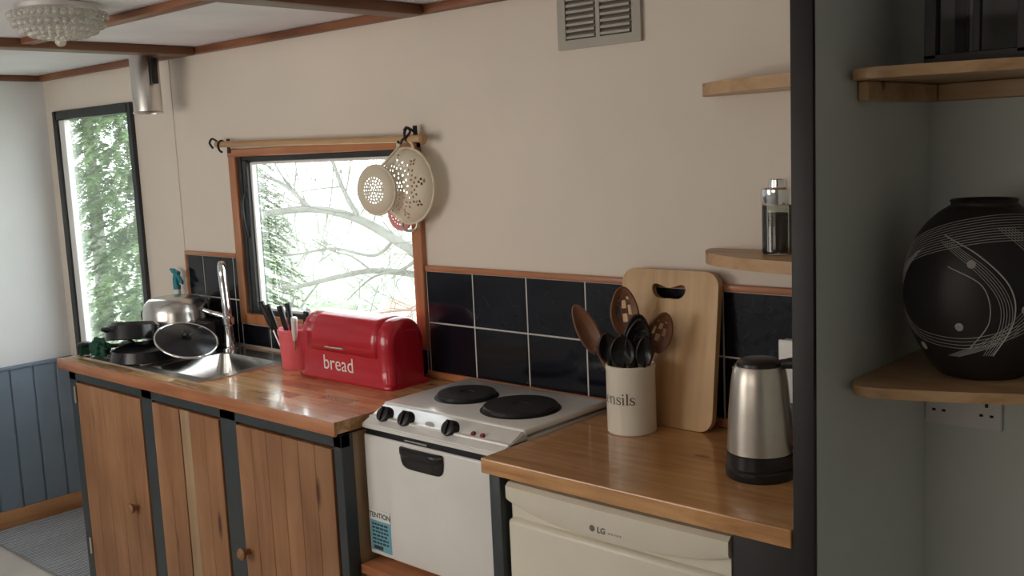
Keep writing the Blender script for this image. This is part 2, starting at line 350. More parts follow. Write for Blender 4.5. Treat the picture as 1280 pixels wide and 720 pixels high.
sb((x0,y0,.9),(BW[0],y1,.9035)); sb((BW[1]-.006,y0,.9),(x1,y1,.9035)); sb((BW[0],y0,.9),(BW[1]-.006,BW[2]+.006,.9035)); sb((BW[0],BW[3]-.006,.9),(BW[1]-.006,y1,.9035))
from_bm('rim',bm,M['steel'],s)
bm=bmesh.new()
def bowlring(ins,z,n=8,rad=.05):
    xa,xb,ya,yb=BW[0]+.001+ins,BW[1]-.005-ins,BW[2]+.003+ins,BW[3]-.005-ins; pts=[]
    for cx,cy,a0 in [(xb-rad,yb-rad,0),(xa+rad,yb-rad,90),(xa+rad,ya+rad,180),(xb-rad,ya+rad,270)]:
        for k in range(n+1):
            a=math.radians(a0+90*k/n); pts.append(bm.verts.new((cx+rad*math.cos(a)+3.1,cy+rad*math.sin(a)+.26,z)))
    return pts
rr=[bowlring(0,.0035,rad=.012),bowlring(0.004,.001,rad=.03),bowlring(.008,-.09),bowlring(.016,-.12),bowlring(.03,-.132),bowlring(.06,-.136)]
for A,B in zip(rr,rr[1:]):
    for i in range(len(A)): j=(i+1)%len(A); bm.faces.new([A[i],A[j],B[j],B[i]])
bm.faces.new(rr[-1])
from_bm('bowl',bm,M['steel'],s,smooth=True,ang=60)
lathe('drain',[(0,.001),(.03,.001),(.036,.004),(.04,.0)],M['chrome'],s,loc=(.16,-.0,-.136))
boxes('drainer_ridges',[((-.36,-.15+i*.035,.0030),(-.06,-.142+i*.035,.0065)) for i in range(8)]+[((-.365,-.151,.003),(-.36,.104,.005)),((-.06,-.151,.003),(-.055,.104,.005))],M['steel'],s,bev=.0008)
t=thing('kitchen_tap',(-3.135,-.085,.9035),"tall chrome mixer tap with lever at the back of the sink","tap")
lathe('base',[(0,0),(.028,0),(.028,.006),(.019,.012),(.018,.085),(.022,.09),(.022,.112),(.014,.12),(0,.12)],M['chrome'],t,segs=28)
tube('lever',smooth_pts([(0,0,.112),(-.025,-.015,.122),(-.055,-.04,.135),(-.07,-.05,.142)]),[.010,.010,.009,.008],M['chrome'],t)
dxs,dys=.85,-.53
tube('spout',smooth_pts([(0,.0,.1),(-.004,.0,.16),(-.010,0,.24),(-.012+dxs*.004,dys*.004,.280),(-.012+dxs*.02,dys*.02,.300),(-.012+dxs*.042,dys*.042,.300),(-.012+dxs*.058,dys*.058,.285),(-.012+dxs*.06,dys*.06,.262)]),[.015,.0155,.0155,.0155,.015,.0145,.014,.0145],M['chrome'],t)
# ---------------------------------------------------------------- pans and dishes
def pan(name,loc,prof,mat,label,cat,rot=(0,0,0),segs=40):
    e=thing(name,loc,label,cat); e.rotation_euler=rot
    lathe('body',prof,mat,e,segs=segs); return e
p=pan('cooking_pot',(-3.40,-.145,.9065),[(0,.066),(.080,.066),(.098,.056),(.102,.0),(.098,.0),(.095,.05),(.08,.062),(0,.062)],M['blackpan'],"black non-stick pan upturned on the drainer beneath a steel pot","pan")
p=pan('saucepan',(-3.385,-.142,.9735),[(0,.112),(.06,.111),(.092,.103),(.108,.086),(.114,.06),(.116,.01),(.120,0),(.114,0),(.112,.01),(.108,.06),(0,.106)],M['steel'],"stainless steel saucepan upturned on top of the black pans","saucepan")
tube('handle',smooth_pts([(-.11,-.03,.05),(-.14,-.045,.055),(-.15,-.05,.04),(-.145,-.05,.02)]),.007,M['black'],p)
p=pan('frying_pan',(-3.262,-.338,.9075),[(0,.043),(.085,.043),(.108,.034),(.118,.0),(.115,.0),(.104,.03),(.083,.038),(0,.038)],M['blackpan'],"black frying pan upturned to dry on the drainer","frying pan")
tube('handle',smooth_pts([(-.08,.012,.026),(-.13,.02,.034),(-.18,.025,.03),(-.225,.03,.012)]),.010,M['black'],p)
p=pan('cooking_pot',(-3.322,-.345,.966),[(0,.060),(.070,.059),(.088,.046),(.094,0),(.090,0),(.084,.043),(0,.055)],M['blackpan'],"black pot tipped upside down on top of the frying pan","pan",rot=(math.radians(-7),math.radians(-8),0))
tube('handle',smooth_pts([(-.02,-.082,.03),(-.01,-.105,.038),(.02,-.105,.038),(.03,-.078,.03)]),.006,M['black'],p)
p=pan('cooking_pot',(-3.232,-.115,.9065),[(0,.100),(.045,.100),(.056,.093),(.060,0),(.057,0),(.053,.09),(0,.096)],M['blackpan'],"small black milk pan upturned beside the tap","pan")
p=thing('pan_lid',(-3.105,-.27,.968),"dark glass pan lid with steel rim leaning on the pans","pan lid"); p.rotation_euler=(math.radians(4),math.radians(27),0)
lathe('glass_dome',[(0,.022),(.05,.018),(.100,.004),(.100,.001),(.05,.014),(0,.018)],M['blackpan'],p)
bm=bmesh.new(); addtube(bm,[(.102*math.cos(2*math.pi*i/48),.102*math.sin(2*math.pi*i/48),.002) for i in range(49)],.004,8); from_bm('rim',bm,M['chrome'],p,smooth=True)
lathe('knob',[(0,.04),(.014,.038),(.018,.032),(.008,.022),(.008,.016)],M['black'],p,segs=24)
d=thing('dish_cloth',(-3.455,-.405,.9065),"crumpled dark green dish cloth on the worktop edge","cloth")
bm=bmesh.new(); bmesh.ops.create_icosphere(bm,subdivisions=4,radius=1)
for v in bm.verts:
    n=noise.noise(v.co*2.5)*.45+noise.noise(v.co*6)*.2; c=v.co*(1+n); v.co=Vector((c.x*.045,c.y*.028,max(0,c.z*.036+.022)))
from_bm('cloth',bm,M['green'],d,smooth=True)
d=thing('dish_brush',(-3.535,-.40,.9),"black dish brush lying at the corner of the worktop","brush")
tube('handle',smooth_pts([(.02,.17,.010),(.01,.10,.016),(.0,.03,.026),(0,0,.034)]),[.007,.008,.008,.009],M['black'],d)
bm=bmesh.new(); bmesh.ops.create_uvsphere(bm,u_segments=16,v_segments=10,radius=.022)
for v in bm.verts: v.co=Vector((v.co.x*1.1,v.co.y*1.3-.02,v.co.z*.45+.040))
from_bm('head',bm,M['black'],d,smooth=True)
bm=bmesh.new()
for i in range(90):
    a=random.random()*6.28; r=random.random()**.5*.019; x,y=r*math.cos(a),-.02+r*math.sin(a)*1.3; addtube(bm,[(x,y,.036),(x*1.1,y*1.05,.002)],.0008,4)
o=from_bm('bristles',bm,M['green'],d); o['kind']='stuff'
d=thing('spray_bottle',(-3.54,-.04,.9),"spray bottle with teal trigger standing behind the pans","bottle")
lathe('body',[(0,0),(.024,0),(.026,.01),(.026,.12),(.013,.165),(.012,.19),(0,.19)],M['whitepl'],d,segs=28)
bm=bmesh.new(); addtube(bm,[(0,0,.188),(0,0,.205)],.014,16); addtube(bm,smooth_pts([(0.02,.0,.25),(0,0,.245),(-.005,0,.215),(0,0,.2)]),[.008,.011,.012,.01],12)
addtube(bm,smooth_pts([(-.035,-.0,.262),(0,0,.25),(.03,0,.222),(.042,0,.212)]),[.006,.01,.008,.005],12); from_bm('trigger',bm,M['teal'],d,smooth=True,ang=60)
# cutlery pot
c=thing('cutlery_pot',(-2.672,-.135,.9),"pink-red plastic pot full of cutlery beside the bread bin","pot")
lathe('body',[(0,0),(.044,0),(.047,.004),(.053,.118),(.056,.12),(.056,.128),(.052,.128),(.049,.12),(.043,.008),(0,.006)],M['pink'],c)
for i,(dx,dy,tx,ty,L) in enumerate([(-.02,-.02,-.075,-.035,.205),(-.01,-.02,-.045,-.04,.20),(.005,-.01,-.02,-.03,.195),(-.015,.015,-.05,.01,.19),(.02,.01,.035,.0,.175),(.02,-.02,.05,-.03,.165),(.0,.025,.01,.03,.175)]):
    k=thing('knife' if i<4 else 'fork',(c.location.x+dx,c.location.y+dy,.908),"black-handled kitchen knife standing in the pink pot" if i<4 else "steel fork with pale handle standing in the pink pot",'knife' if i<4 else 'fork',group="cutlery in the pink pot")
    bm=bmesh.new(); f=.55; addtube(bm,[(0,0,0),(tx*f,ty*f,L*f)],.003,6); from_bm('blade',bm,M['steel'],k)
    bm=bmesh.new(); addtube(bm,smooth_pts([(tx*f,ty*f,L*f),(tx*.8,ty*.8,L*.8),(tx,ty,L)],3),[.007,.0095,.0105],8); from_bm('handle',bm,M['black'] if i<5 else M['whitepl'],k,smooth=True)
# ---------------------------------------------------------------- bread bin
bb=thing('bread_bin',(-2.362,-.122,.9),"glossy red enamel bread bin with white lettering on the worktop","bread bin")
HL=.208; HD=.076; HZ=.198; ZC=.112
def sup(a,ex): 
    c_,s_=math.cos(a),math.sin(a); return (math.copysign(abs(c_)**(2/ex),c_),math.copysign(abs(s_)**(2/ex),s_))
arc=[]
for k in range(25):
    cx_,sz_=sup(math.pi-math.pi*k/24,2.6); arc.append((HD*cx_,ZC+(HZ-ZC)*sz_))
prof=[(-.080,0),(-.084,.004),(-.083,.011),(-HD,.017),(-HD,.06)]+arc+[(HD,.06),(HD,.017),(.083,.011),(.084,.004),(.080,0)]
bm=bmesh.new(); secs=[]
for k in range(13):
    t_=k/12*math.pi/2; secs.append((-HL+.040*(1-math.cos(t_)),math.sin(t_)))
secs=secs+[(-x,s_) for x,s_ in secs[::-1]]
rings=[]
for x,s_ in secs:
    ring=[]
    for y,z in prof:
        if z<=.0165: xx=max(-HL-.007,min(HL+.007,x*1.03)); yy=y*(.86+.14*s_); zz=z
        else: xx=x; yy=y*(.60+.40*s_**.8); zz=z-(1-s_)*.040*max(0,(z-.06)/(HZ-.06))
        ring.append(bm.verts.new((xx,yy,zz)))
    rings.append(ring)
for A,B in zip(rings,rings[1:]):
    for i in range(len(prof)):
        j=(i+1)%len(prof); bm.faces.new([A[i],A[j],B[j],B[i]])
bm.faces.new(rings[0]); bm.faces.new(rings[-1])
from_bm('body',bm,M['red'],bb,smooth=True,ang=60)
bm=bmesh.new(); lp=[(-HD,.088)]+arc[:17]
xs=[-.162+.324*i/10 for i in range(11)]
R1=[[bm.verts.new((x,y-.0007*(1-k/20),z+.0006*min(1,k/6))) for k,(y,z) in enumerate(lp)] for x in xs]
for A,B in zip(R1,R1[1:]):
    for i in range(len(lp)-1): bm.faces.new([A[i],A[i+1],B[i+1],B[i]])
o=from_bm('lid',bm,M['red'],bb,smooth=True); md=o.modifiers.new('s','SOLIDIFY'); md.thickness=.0006; md.offset=-1
tube('handle',[(-.062,-HD-.002,.103),(-.062,-HD-.010,.104),(.018,-HD-.010,.104),(.018,-HD-.002,.103)],.0033,M['chrome'],bb)
textmesh('lettering','bread',.062,M['text_w'],bb,lambda c:Vector((c.x-.018,-HD-.0006-c.z,c.y+.034)),bold=-.0002)
# ---------------------------------------------------------------- cabinet
cb=thing('kitchen_cabinet',(-2.77,-.25,0),"kitchen base cabinet with grey frame and pine plank doors","cabinet")
ox,oy=-2.77,-.25
def W(a,b,*r): return ((a[0]-ox,a[1]-oy,a[2]),(b[0]-ox,b[1]-oy,b[2]),*r)
YF=-.487
boxes('frame',[W((-3.535,YF,0),(-3.485,YF+.03,.863)),W((-3.03,YF,0),(-2.965,YF+.03,.863)),W((-2.575,YF,0),(-2.495,YF+.03,.863)),W((-2.05,YF,0),(-2.018,-.447,.863)),
  W((-3.535,YF,.828),(-2.018,YF+.03,.863)),W((-3.535,YF,0),(-2.018,YF+.03,.08))],M['grey'],cb,bev=.002)
boxes('carcass',[W((-3.535,-.46,0),(-3.515,-.03,.86)),W((-2.04,-.45,0),(-2.022,-.03,.86)),W((-3.535,-.46,.02),(-2.022,-.03,.04)),W((-3.535,-.045,0),(-2.022,-.03,.75))],M['pale'],cb)
def plankdoor(x0,x1,n,knobx,kz):
    dl=[]; wd=(x1-x0)/n
    for i in range(n):
        dl.append(W((x0+i*wd+.0008,YF-.004,.09),(x0+(i+1)*wd-.0008,YF+.016,.822)))
    dl.append(W((x0+.002,YF+.008,.1),(x1-.002,YF+.014,.81)))
    d=boxes('door',dl,M['door'],cb,bev=.0015)
    if knobx:
        bm=bmesh.new(); addlathe(bm,[(0,0),(.009,0),(.008,.012),(.017,.022),(.018,.03),(.012,.036),(0,.037)],24)
        k=from_bm('knob',bm,M['door'],d,smooth=True,ang=50); k.rotation_euler=(math.radians(90),0,0); k.location=(knobx-ox,YF-.004-oy,kz)
    return d
plankdoor(-3.478,-3.035,5,-3.11,.45)
plankdoor(-2.96,-2.80,2,None,0)
box('door_panel',(-2.797-ox,YF-.002-oy,.09),(-2.745-ox,YF+.012-oy,.822),M['pale'],cb,bev=.002)
plankdoor(-2.742,-2.58,2,None,0)
plankdoor(-2.49,-2.055,6,-2.47,.45)
for z in (.75,.2):
    tube('hinge',[(-3.483-ox,YF-.008-oy,z),(-3.483-ox,YF-.008-oy,z+.06)],.005,M['steel'],cb,segs=8)
# ---------------------------------------------------------------- cooker
ck=thing('mini_cooker',(-1.765,-.21,.515),"small white cooker with two black hotplates between the worktops","cooker")
ox,oy,oz=-1.765,-.21,.515
def C(x,y,z): return (x-ox,y-oy,z-oz)
bx0,bx1=-2.008,-1.522
box('oven_body',C(bx0,-.40,.525),C(bx1,-.024,.90),M['white'],ck,bev=.004)
partboxes('foot',[(C(x,y,.515),C(x+.03,y+.03,.526)) for x in (bx0+.02,bx1-.05) for y in (-.39,-.06)],M['black'],ck)
box('oven_door',C(bx0,-.422,.535),C(bx1,-.401,.856),M['white'],ck,bev=.006,segs=3)
bm=bmesh.new(); pr=[(-.425,.872),(-.425,.884),(-.345,.918),(-.33,.918),(-.33,.872)]
A=[bm.verts.new(C(bx0,y,z)) for y,z in pr]; B=[bm.verts.new(C(bx1,y,z)) for y,z in pr]
bm.faces.new(A); bm.faces.new(B[::-1])
for i in range(5): bm.faces.new([A[i],A[(i+1)%5],B[(i+1)%5],B[i]])
bmesh.ops.bevel(bm,geom=list(bm.edges),offset=.003,segments=2,affect='EDGES')
from_bm('control_panel',bm,M['white'],ck,smooth=True,ang=40)
box('vent_slot',C(bx0+.012,-.4215,.857),C(bx1-.012,-.40,.8718),M['black'],ck)
box('vent_trim',C(bx0+.16,-.4235,.861),C(bx0+.24,-.4216,.865),M['chrome'],ck)
box('hob_top',C(bx0-.004,-.345,.905),C(bx1+.003,-.024,.922),M['white'],ck,bev=.006,segs=3)
for i,(px,py,pr_) in enumerate([(-1.862,-.185,.078),(-1.655,-.205,.094)]):
    lathe('hotplate',[(0,.010),(.018,.010),(.02,.013),(pr_*.96,.013),(pr_,.010),(pr_,.002),(pr_+.008,.001),(pr_+.008,0)],M['iron'],ck,segs=56,loc=C(px,py,.922))
for x in (-1.952,-1.873,-1.716):
    k=lathe('knob',[(0,.022),(.012,.022),(.019,.02),(.023,.003),(.023,0)],M['black'],ck,segs=28,loc=C(x,-.385,.901))
    k.rotation_euler=(math.radians(58),0,0)
    kb=box('grip',(-.004,-.018,.02),(.004,.018,.028),M['black'],k,bev=.002)
for x in (-1.645,-1.615):
    k=lathe('indicator_light',[(0,.005),(.005,.005),(.007,.002),(.007,0)],M['amber'],ck,segs=16,loc=C(x,-.385,.902)); k.rotation_euler=(math.radians(58),0,0)
k=lathe('badge',[(0,.001),(.014,.001),(.0145,0)],M['louvre'],ck,segs=24,loc=C(-1.795,-.385,.902)); k.rotation_euler=(math.radians(67),0,0); k.scale=(1.1,.5,1)
bm=bmesh.new(); rows=[]
for zz,ww,dp in [(.846,.070,.004),(.846,.074,.014),(.842,.078,.020),(.832,.078,.021),(.826,.078,.014),(.816,.077,.010),(.806,.075,.009),(.798,.070,.008),(.793,.062,.006),(.791,.056,.003)]:
    ring=[]
    for k in range(13):
        u_=-1+2*k/12; x=-1.79+ww*u_; y=-.421-dp*(1-abs(u_)**6*.8); ring.append(bm.verts.new(C(x,y,zz)))
    rows.append(ring)
for A,B in zip(rows,rows[1:]):
    for k in range(12): bm.faces.new([A[k],A[k+1],B[k+1],B[k]])
from_bm('handle',bm,M['black'],ck,smooth=True,ang=50)
st=box('sticker',C(-2.0,-.4228,.548),C(-1.922,-.4215,.658),M['blue'],ck)
box('sticker_header',C(-2.0,-.4234,.630),C(-1.922,-.4226,.658),M['whitepl'],ck)
textmesh('lettering','TENTION',.019,M['text_b'],ck,lambda c:Vector(C(c.x-1.961,-.4237-c.z,c.y+.638)),.0001,bold=.0004)
bm=bmesh.new()
for i in range(6):
    z=.617-i*.010; a=-1.993
    while a<-1.935:
        wv=random.uniform(.006,.014); addbox(bm,C(a,-.4233,z),C(min(a+wv,-1.932),-.4227,z+.005)); a+=wv+.003
addbox(bm,C(-1.99,-.4233,.552),C(-1.955,-.4227,.562))
from_bm('printed_text',bm,M['text_b'],ck)
sh=thing('cooker_shelf',(-1.765,-.24,0),"orange wood shelf carrying the small cooker","shelf")
box('board',(-.247,-.215,.49),(.25,.21,.514),M['framex'],sh,bev=.003)
partboxes('support',[((-.247,-.2,0),(-.225,.21,.49)),((.225,-.2,0),(.25,.21,.49))],M['door'],sh)
# ---------------------------------------------------------------- fridge
ps=box('worktop_post',(-1.5,-.49,0),(-1.468,-.44,.865),M['grey'],bev=.002); meta(ps,"dark grey wooden post holding up the pine worktop","post")
ps=box('end_panel',(-.906,-.478,0),(-.777,-.44,.865),M['post'],bev=.002); meta(ps,"dark end panel beside the fridge under the pine worktop","panel")
fr=thing('fridge',(-1.185,-.24,0),"white under-counter fridge below the pine worktop","fridge")
ox,oy=-1.185,-.24
fx0,fx1=-1.458,-.912
box('body',(fx0-ox,-.43-oy,.01),(fx1-ox,-.03-oy,.85),M['fridge'],fr,bev=.008)
box('door',(fx0-ox,-.484-oy,.06),(fx1-ox,-.432-oy,.768),M['fridge'],fr,bev=.012,segs=3)
bm=bmesh.new(); n=24; rows=[]
for i in range(n+1):
    t_=i/n; x=fx0+(fx1-fx0)*t_; q=max(0,1-abs(2*t_-1)**3)
    yf=-.484-.004*q; zb=.808-.030*q
    rows.append([bm.verts.new((x-ox,y-oy,z)) for y,z in [(-.43,.848),(yf+.010,.848),(yf,.840),(yf,zb+.006),(yf+.004,zb),(yf+.02,zb-.004),(-.43,zb-.004)]])
for A,B in zip(rows,rows[1:]):
    for i in range(7): bm.faces.new([A[i],A[(i+1)%7],B[(i+1)%7],B[i]])
bm.faces.new(rows[0]); bm.faces.new(rows[-1][::-1]); from_bm('grip_band',bm,M['fridge'],fr,smooth=True,ang=35)
box('grip_recess',(fx0-ox+.003,-.468-oy,.755),(fx1-ox-.003,-.43-oy,.815),M['fridge'],fr)
k=lathe('logo_disc',[(0,.001),(.0065,.001),(.007,0)],M['text_g'],fr,segs=24,loc=(-1.220-ox,-.4877-oy,.799)); k.rotation_euler=(math.radians(90),0,0)
textmesh('lettering','LG',.017,M['text_g'],fr,lambda c:Vector((c.x-1.197-ox,-.4886-c.z-oy,c.y+.793)),bold=.0003)
boxes('printed_text',[((-1.180+i*.007-ox,-.4888-oy,.795),(-1.176+i*.007-ox,-.4878-oy,.7985)) for i in range(5)],M['louvre'],fr)
# ---------------------------------------------------------------- utensil pot and utensils
PX,PY=-1.357,-.150
up=thing('utensil_pot',(PX,PY,.9),"cream ceramic utensil pot with dark serif lettering on pine worktop","utensil pot")
PR=.057
lathe('body',[(0,0),(PR-.003,0),(PR,.003),(PR,.148),(PR+.001,.152),(PR+.0005,.158),(PR-.003,.16),(PR-.006,.156),(PR-.006,.008),(0,.006)],M['cream'],up,segs=64)
cam_a=math.atan2(-2.0374-PY,-PX)
seriftext('lettering','utensils',.0345,M['text_b'],up,lambda c:Vector(((PR+.0007)*math.cos(cam_a-.84+c.x/PR),(PR+.0007)*math.sin(cam_a-.84+c.x/PR),c.y+.074)))
def utensil(name,base,tip,headfn,hmat,label,hl):
    k=thing(name,(PX+base[0],PY+base[1],.909),label,name.replace('_',' '),group="utensils in the cream pot")
    tipv=Vector(tip)-Vector(base); L=tipv.length
    q=tipv.to_track_quat('Z','Y'); k.rotation_mode='QUATERNION'
    lx=q@Vector((1,0,0)); ly=q@Vector((0,1,0))
    want=Vector((.8,.6,0)); want=(want-tipv.normalized()*want.dot(tipv.normalized())).normalized()
    ang=math.atan2(want.dot(ly),want.dot(lx)); k.rotation_quaternion=q@Matrix.Rotation(ang,3,'Z').to_quaternion()
    tube('handle',[(0,0,0),(0,0,L-hl*.9)],.0055,hmat,k,segs=10)
    headfn(k,L-hl,hl,hmat); return k
def spoonhead(wd,slots=False):
    def fn(k,z0,hl,mat):
        n=28; bm=bmesh.new(); nx=22
        def inside(u,v):
            return not(slots and any(abs(u-su)<.14 and abs(v-sv)<sw for su,sv,sw in [(-.45,.5,.1),(0,.62,.09),(.45,.5,.1),(0,.34,.09),(-.4,.75,.05),(.4,.75,.05)]))
        g={}
        for i in range(n+1):
            v=i/n; w=wd*math.sqrt(max(0,math.sin(math.pi*min(1,(v*.97+.03)**.8))))
            for j in range(nx+1):
                u=2*j/nx-1; g[i,j]=bm.verts.new((u*w,.010*(1-u*u)*math.sin(math.pi*v)*1.2,z0+v*hl))
        for i in range(n):
            for j in range(nx):
                if inside(2*(j+.5)/nx-1,(i+.5)/n): bm.faces.new([g[i,j],g[i,j+1],g[i+1,j+1],g[i+1,j]])
        o=from_bm('head',bm,mat,k,smooth=True); md=o.modifiers.new('s','SOLIDIFY'); md.thickness=.005
    return fn
utensil('wooden_spoon',(.015,.0,0),(-.128,-.04,.285),spoonhead(.026),M['spoon'],"dark wooden spoon leaning out of the cream pot",.125)
utensil('slotted_spoon',(.0,.02,0),(-.04,.03,.325),spoonhead(.034,True),M['spoon'],"dark wooden slotted spoon standing in the cream pot",.115)
utensil('slotted_spoon',(-.02,0.01,0),(.082,.03,.272),spoonhead(.032,True),M['spoon'],"dark wooden slotted spoon leaning towards the chopping board",.10)
utensil('slotted_spoon',(-.005,-.02,0),(.045,-.015,.262),spoonhead(.030,True),M['black'],"black slotted serving spoon in the cream pot",.095)
utensil('serving_spoon',(-.015,.025,0),(.012,.02,.265),spoonhead(.030),M['black'],"black plastic serving spoon in the cream pot",.09)
utensil('ladle',(.015,-.03,0),(.005,-.04,.225),spoonhead(.03),M['black'],"black ladle low in the cream pot",.072)
utensil('spatula',(-.03,-.015,0),(-.045,-.03,.225),spoonhead(.024),M['black'],"black spatula low in the cream pot",.07)
utensil('serving_spoon',(.03,-.01,0),(.058,-.02,.225),spoonhead(.020),M['black'],"short black serving spoon in the cream pot",.07)
# ---------------------------------------------------------------- chopping board
cbd=thing('chopping_board',(-1.318,-.083,.901),"tall wooden chopping board with handle slot leaning on the tiles","chopping board")
bm=bmesh.new(); wb,hb=.133,.368
def rr_(w,z0,z1,r,n=6):
    pts=[]
    for cx,cz,a0 in [(w-r,z1-r,0),(-w+r,z1-r,90),(-w+r,z0+r,180),(w-r,z0+r,270)]:
        for k in range(n+1): a=math.radians(a0+90*k/n); pts.append((cx+r*math.cos(a),cz+r*math.sin(a)))
    return pts
out=rr_(wb,0,hb,.035)
hole=[]
for i in range(40):
    a=2*math.pi*i/40; c_,s_=math.cos(a),math.sin(a)
    hole.append((.046*c_,hb-.055+(.012+.016*abs(c_)**1.5)*s_+.010*c_*c_))
vo=[bm.verts.new((x,0,z)) for x,z in out]; vh=[bm.verts.new((x,0,z)) for x,z in hole]
eo=[bm.edges.new((vo[i],vo[(i+1)%len(vo)])) for i in range(len(vo))]; eh=[bm.edges.new((vh[i],vh[(i+1)%len(vh)])) for i in range(len(vh))]
bmesh.ops.triangle_fill(bm,edges=eo+eh,use_beauty=True)
ext=bmesh.ops.extrude_face_region(bm,geom=list(bm.faces))
for v in [g_ for g_ in ext['geom'] if isinstance(g_,bmesh.types.BMVert)]: v.co.y+=.018
o=from_bm('board',bm,M['board'],cbd); o.rotation_euler=(-math.atan2(.046,.372),0,0); o.modifiers.new('b','BEVEL').width=.003
# ---------------------------------------------------------------- kettle
kt=thing('kettle',(-.962,-.27,.9),"brushed steel cordless kettle with black base beside the dark post","kettle")
lathe('base',[(0,0),(.066,0),(.068,.004),(.068,.018),(.064,.022),(.0655,.024),(.0655,.05),(.062,.052),(0,.052)],M['black'],kt,segs=56)
lathe('body',[(.0645,.052),(.0640,.06),(.0605,.13),(.055,.19),(.0515,.212),(.047,.223),(0,.224)],M['satin'],kt,segs=64)
lathe('lid',[(.044,.223),(.043,.229),(.036,.234),(.012,.236),(0,.236)],M['black'],kt,segs=40)
tube('handle',smooth_pts([(.040,.015,.225),(.075,.02,.228),(.10,.025,.20),(.105,.027,.14),(.095,.025,.075),(.062,.015,.055)]),[.010,.011,.011,.011,.010,.009],M['black'],kt)
bm=bmesh.new(); sp=[(-.044,-.015,.185),(-.044,.015,.185),(-.060,0,.212),(-.045,-.018,.218),(-.045,.018,.218)]; vs=[bm.verts.new(p_) for p_ in sp]
for q in [(0,2,1),(0,3,2),(1,2,4),(3,4,2)]: bm.faces.new([vs[i] for i in q])
from_bm('spout',bm,M['satin'],kt,smooth=True)
so=thing('wall_socket',(-.965,-.012,.99),"white electrical socket box fixed on the black tiles","socket")
box('back_box',(-.073,-.022,0),(.073,.0025,.135),M['whitepl'],so,bev=.004)
box('face_plate',(-.075,-.03,-.002),(.075,-.022,.137),M['whitepl'],so,bev=.003)
partboxes('switch',[((-.05,-.034,.075),(-.03,-.03,.1)),((.03,-.034,.075),(.05,-.03,.1))],M['whitepl'],so,bev=.001)
# ---------------------------------------------------------------- kitchen shelves & jar
def qshelf(z,label):
    pts=[(-.776,-.001)]+[(-.776-.445*math.sin(a)**.95,-.001-.20*math.cos(a)**.9) for a in [math.pi/2*i/30 for i in range(31)]]
    o=prism('corner_shelf',[(x+1.0,y) for x,y in pts[::-1]],0,.026,M['shelfwood'],bev=.010,loc=(-1.0,0,z)); meta(o,label,"shelf",group="rounded shelves by the post"); return o
qshelf(1.658,"empty rounded pine corner shelf high on the cream wall"); qshelf(1.2915,"rounded pine corner shelf holding a glass jar")
jr=thing('glass_jar',(-1.022,-.072,1.3183),"small glass jar with chrome lid and dark contents","jar")
lathe('glass_body',[(0,0),(.030,0),(.033,.004),(.033,.110),(.031,.114),(.029,.114),(.0305,.108),(.0305,.006),(0,.004)],M['jarglass'],jr,segs=36)
lathe('contents',[(0,.006),(.029,.006),(.029,.085),(0,.088)],M['coffee'],jr,segs=30)
lathe('lid',[(.0345,.104),(.0355,.106),(.0355,.136),(.032,.140),(.020,.141),(.019,.156),(.017,.158),(0,.158)],M['chrome'],jr,segs=36)
# ---------------------------------------------------------------- alcove shelves
def ashelf(z,label,bat):
    ctrl=[(-.734,-.345),(-.722,-.385),(-.69,-.398),(-.60,-.372),(-.47,-.318),(-.33,-.235),(-.22,-.12),(-.19,-.001)]
    pts=[(p.x,p.y) for p in smooth_pts([(x,y,0) for x,y in ctrl],5)]+[(-.734,-.001)]
    e=thing('corner_shelf',(-.55,-.1,z),label,"shelf",group="alcove corner shelves")
    prism('board',[(x+.55,y+.1) for x,y in pts],0,.018,M['shelfwood'],e,bev=.003)
    if bat:
        box('batten',(-.183,-.24,-.034),(-.165,.098,-.0005),M['shelfwood'],e,.002,1); box('batten',(-.164,.08,-.034),(.30,.098,-.0005),M['shelfwood'],e,.002,1)
    return e
ashelf(1.650,"pine corner shelf with batten holding a black lantern",True); ashelf(1.120,"pine corner shelf holding the round black vase",False)
vz=1.1385
vs_=thing('vase',(-.572,-.195,vz),"large round black vase with white carved lines on the corner shelf","vase")
VP=[(0,0),(.066,0),(.071,.004),(.091,.03),(.113,.070),(.1255,.112),(.1290,.150),(.126,.192),(.114,.230),(.093,.262),(.072,.282),(.058,.291),(.053,.295),(.053,.299),(.055,.302),(.052,.304),(.047,.301),(.045,.295),(.046,.285),(0,.28)]
VS=[(p.x,p.y) for p in smooth_pts([(r,z,0) for r,z in VP[2:12]],6)]
mv=plain('vase_black_clay',(.020,.018,.018),.5,var=.2,bmp=.15)
lathe('body',VP[:2]+VS+VP[12:],mv,vs_,segs=72,ang=60)
def vr(z):
    for (r0,z0),(r1,z1) in zip(VS,VS[1:]):
        if z0<=z<=z1: return r0+(r1-r0)*(z-z0)/(z1-z0+1e-9)
    return .058
bm=bmesh.new(); fa=math.radians(-72.7)
def vline(pts,r=.0009):
    P=[]
    for p in smooth_pts([(a,z,0) for a,z in pts],8):
        a=fa+math.radians(p.x); rad=vr(p.y)+.0002; P.append((rad*math.cos(a),rad*math.sin(a),p.y))
    addtube(bm,P,r,5)
for i in range(11): vline([(-105,.200-i*.006),(-75,.240-i*.005),(-40,.266-i*.0045),(0,.279-i*.004),(40,.281-i*.004),(80,.275-i*.004)],.0006)
for i in range(12): vline([(-100+i*2,.14+i*.002),(-88+i*2,.175+i*.002),(-70+i*1.5,.205+i*.002)],.0006)
for i in range(6): vline([(28-i*3,.262),(48-i*3,.22),(52-i*3,.17),(40-i*3,.12),(16-i*3,.075),(-20-i*2,.045)],.0005)
for i in range(5): vline([(-36+i*2.5,.240),(-8+i*2.5,.20),(10+i*2,.15),(12+i*2,.10),(2+i*2,.05)],.0005)
vline([(-35,.25),(-5,.222),(18,.17),(22,.11),(10,.05)],.0013)
vline([(-10,.06),(5,.11),(0,.17),(-25,.2)],.0009)
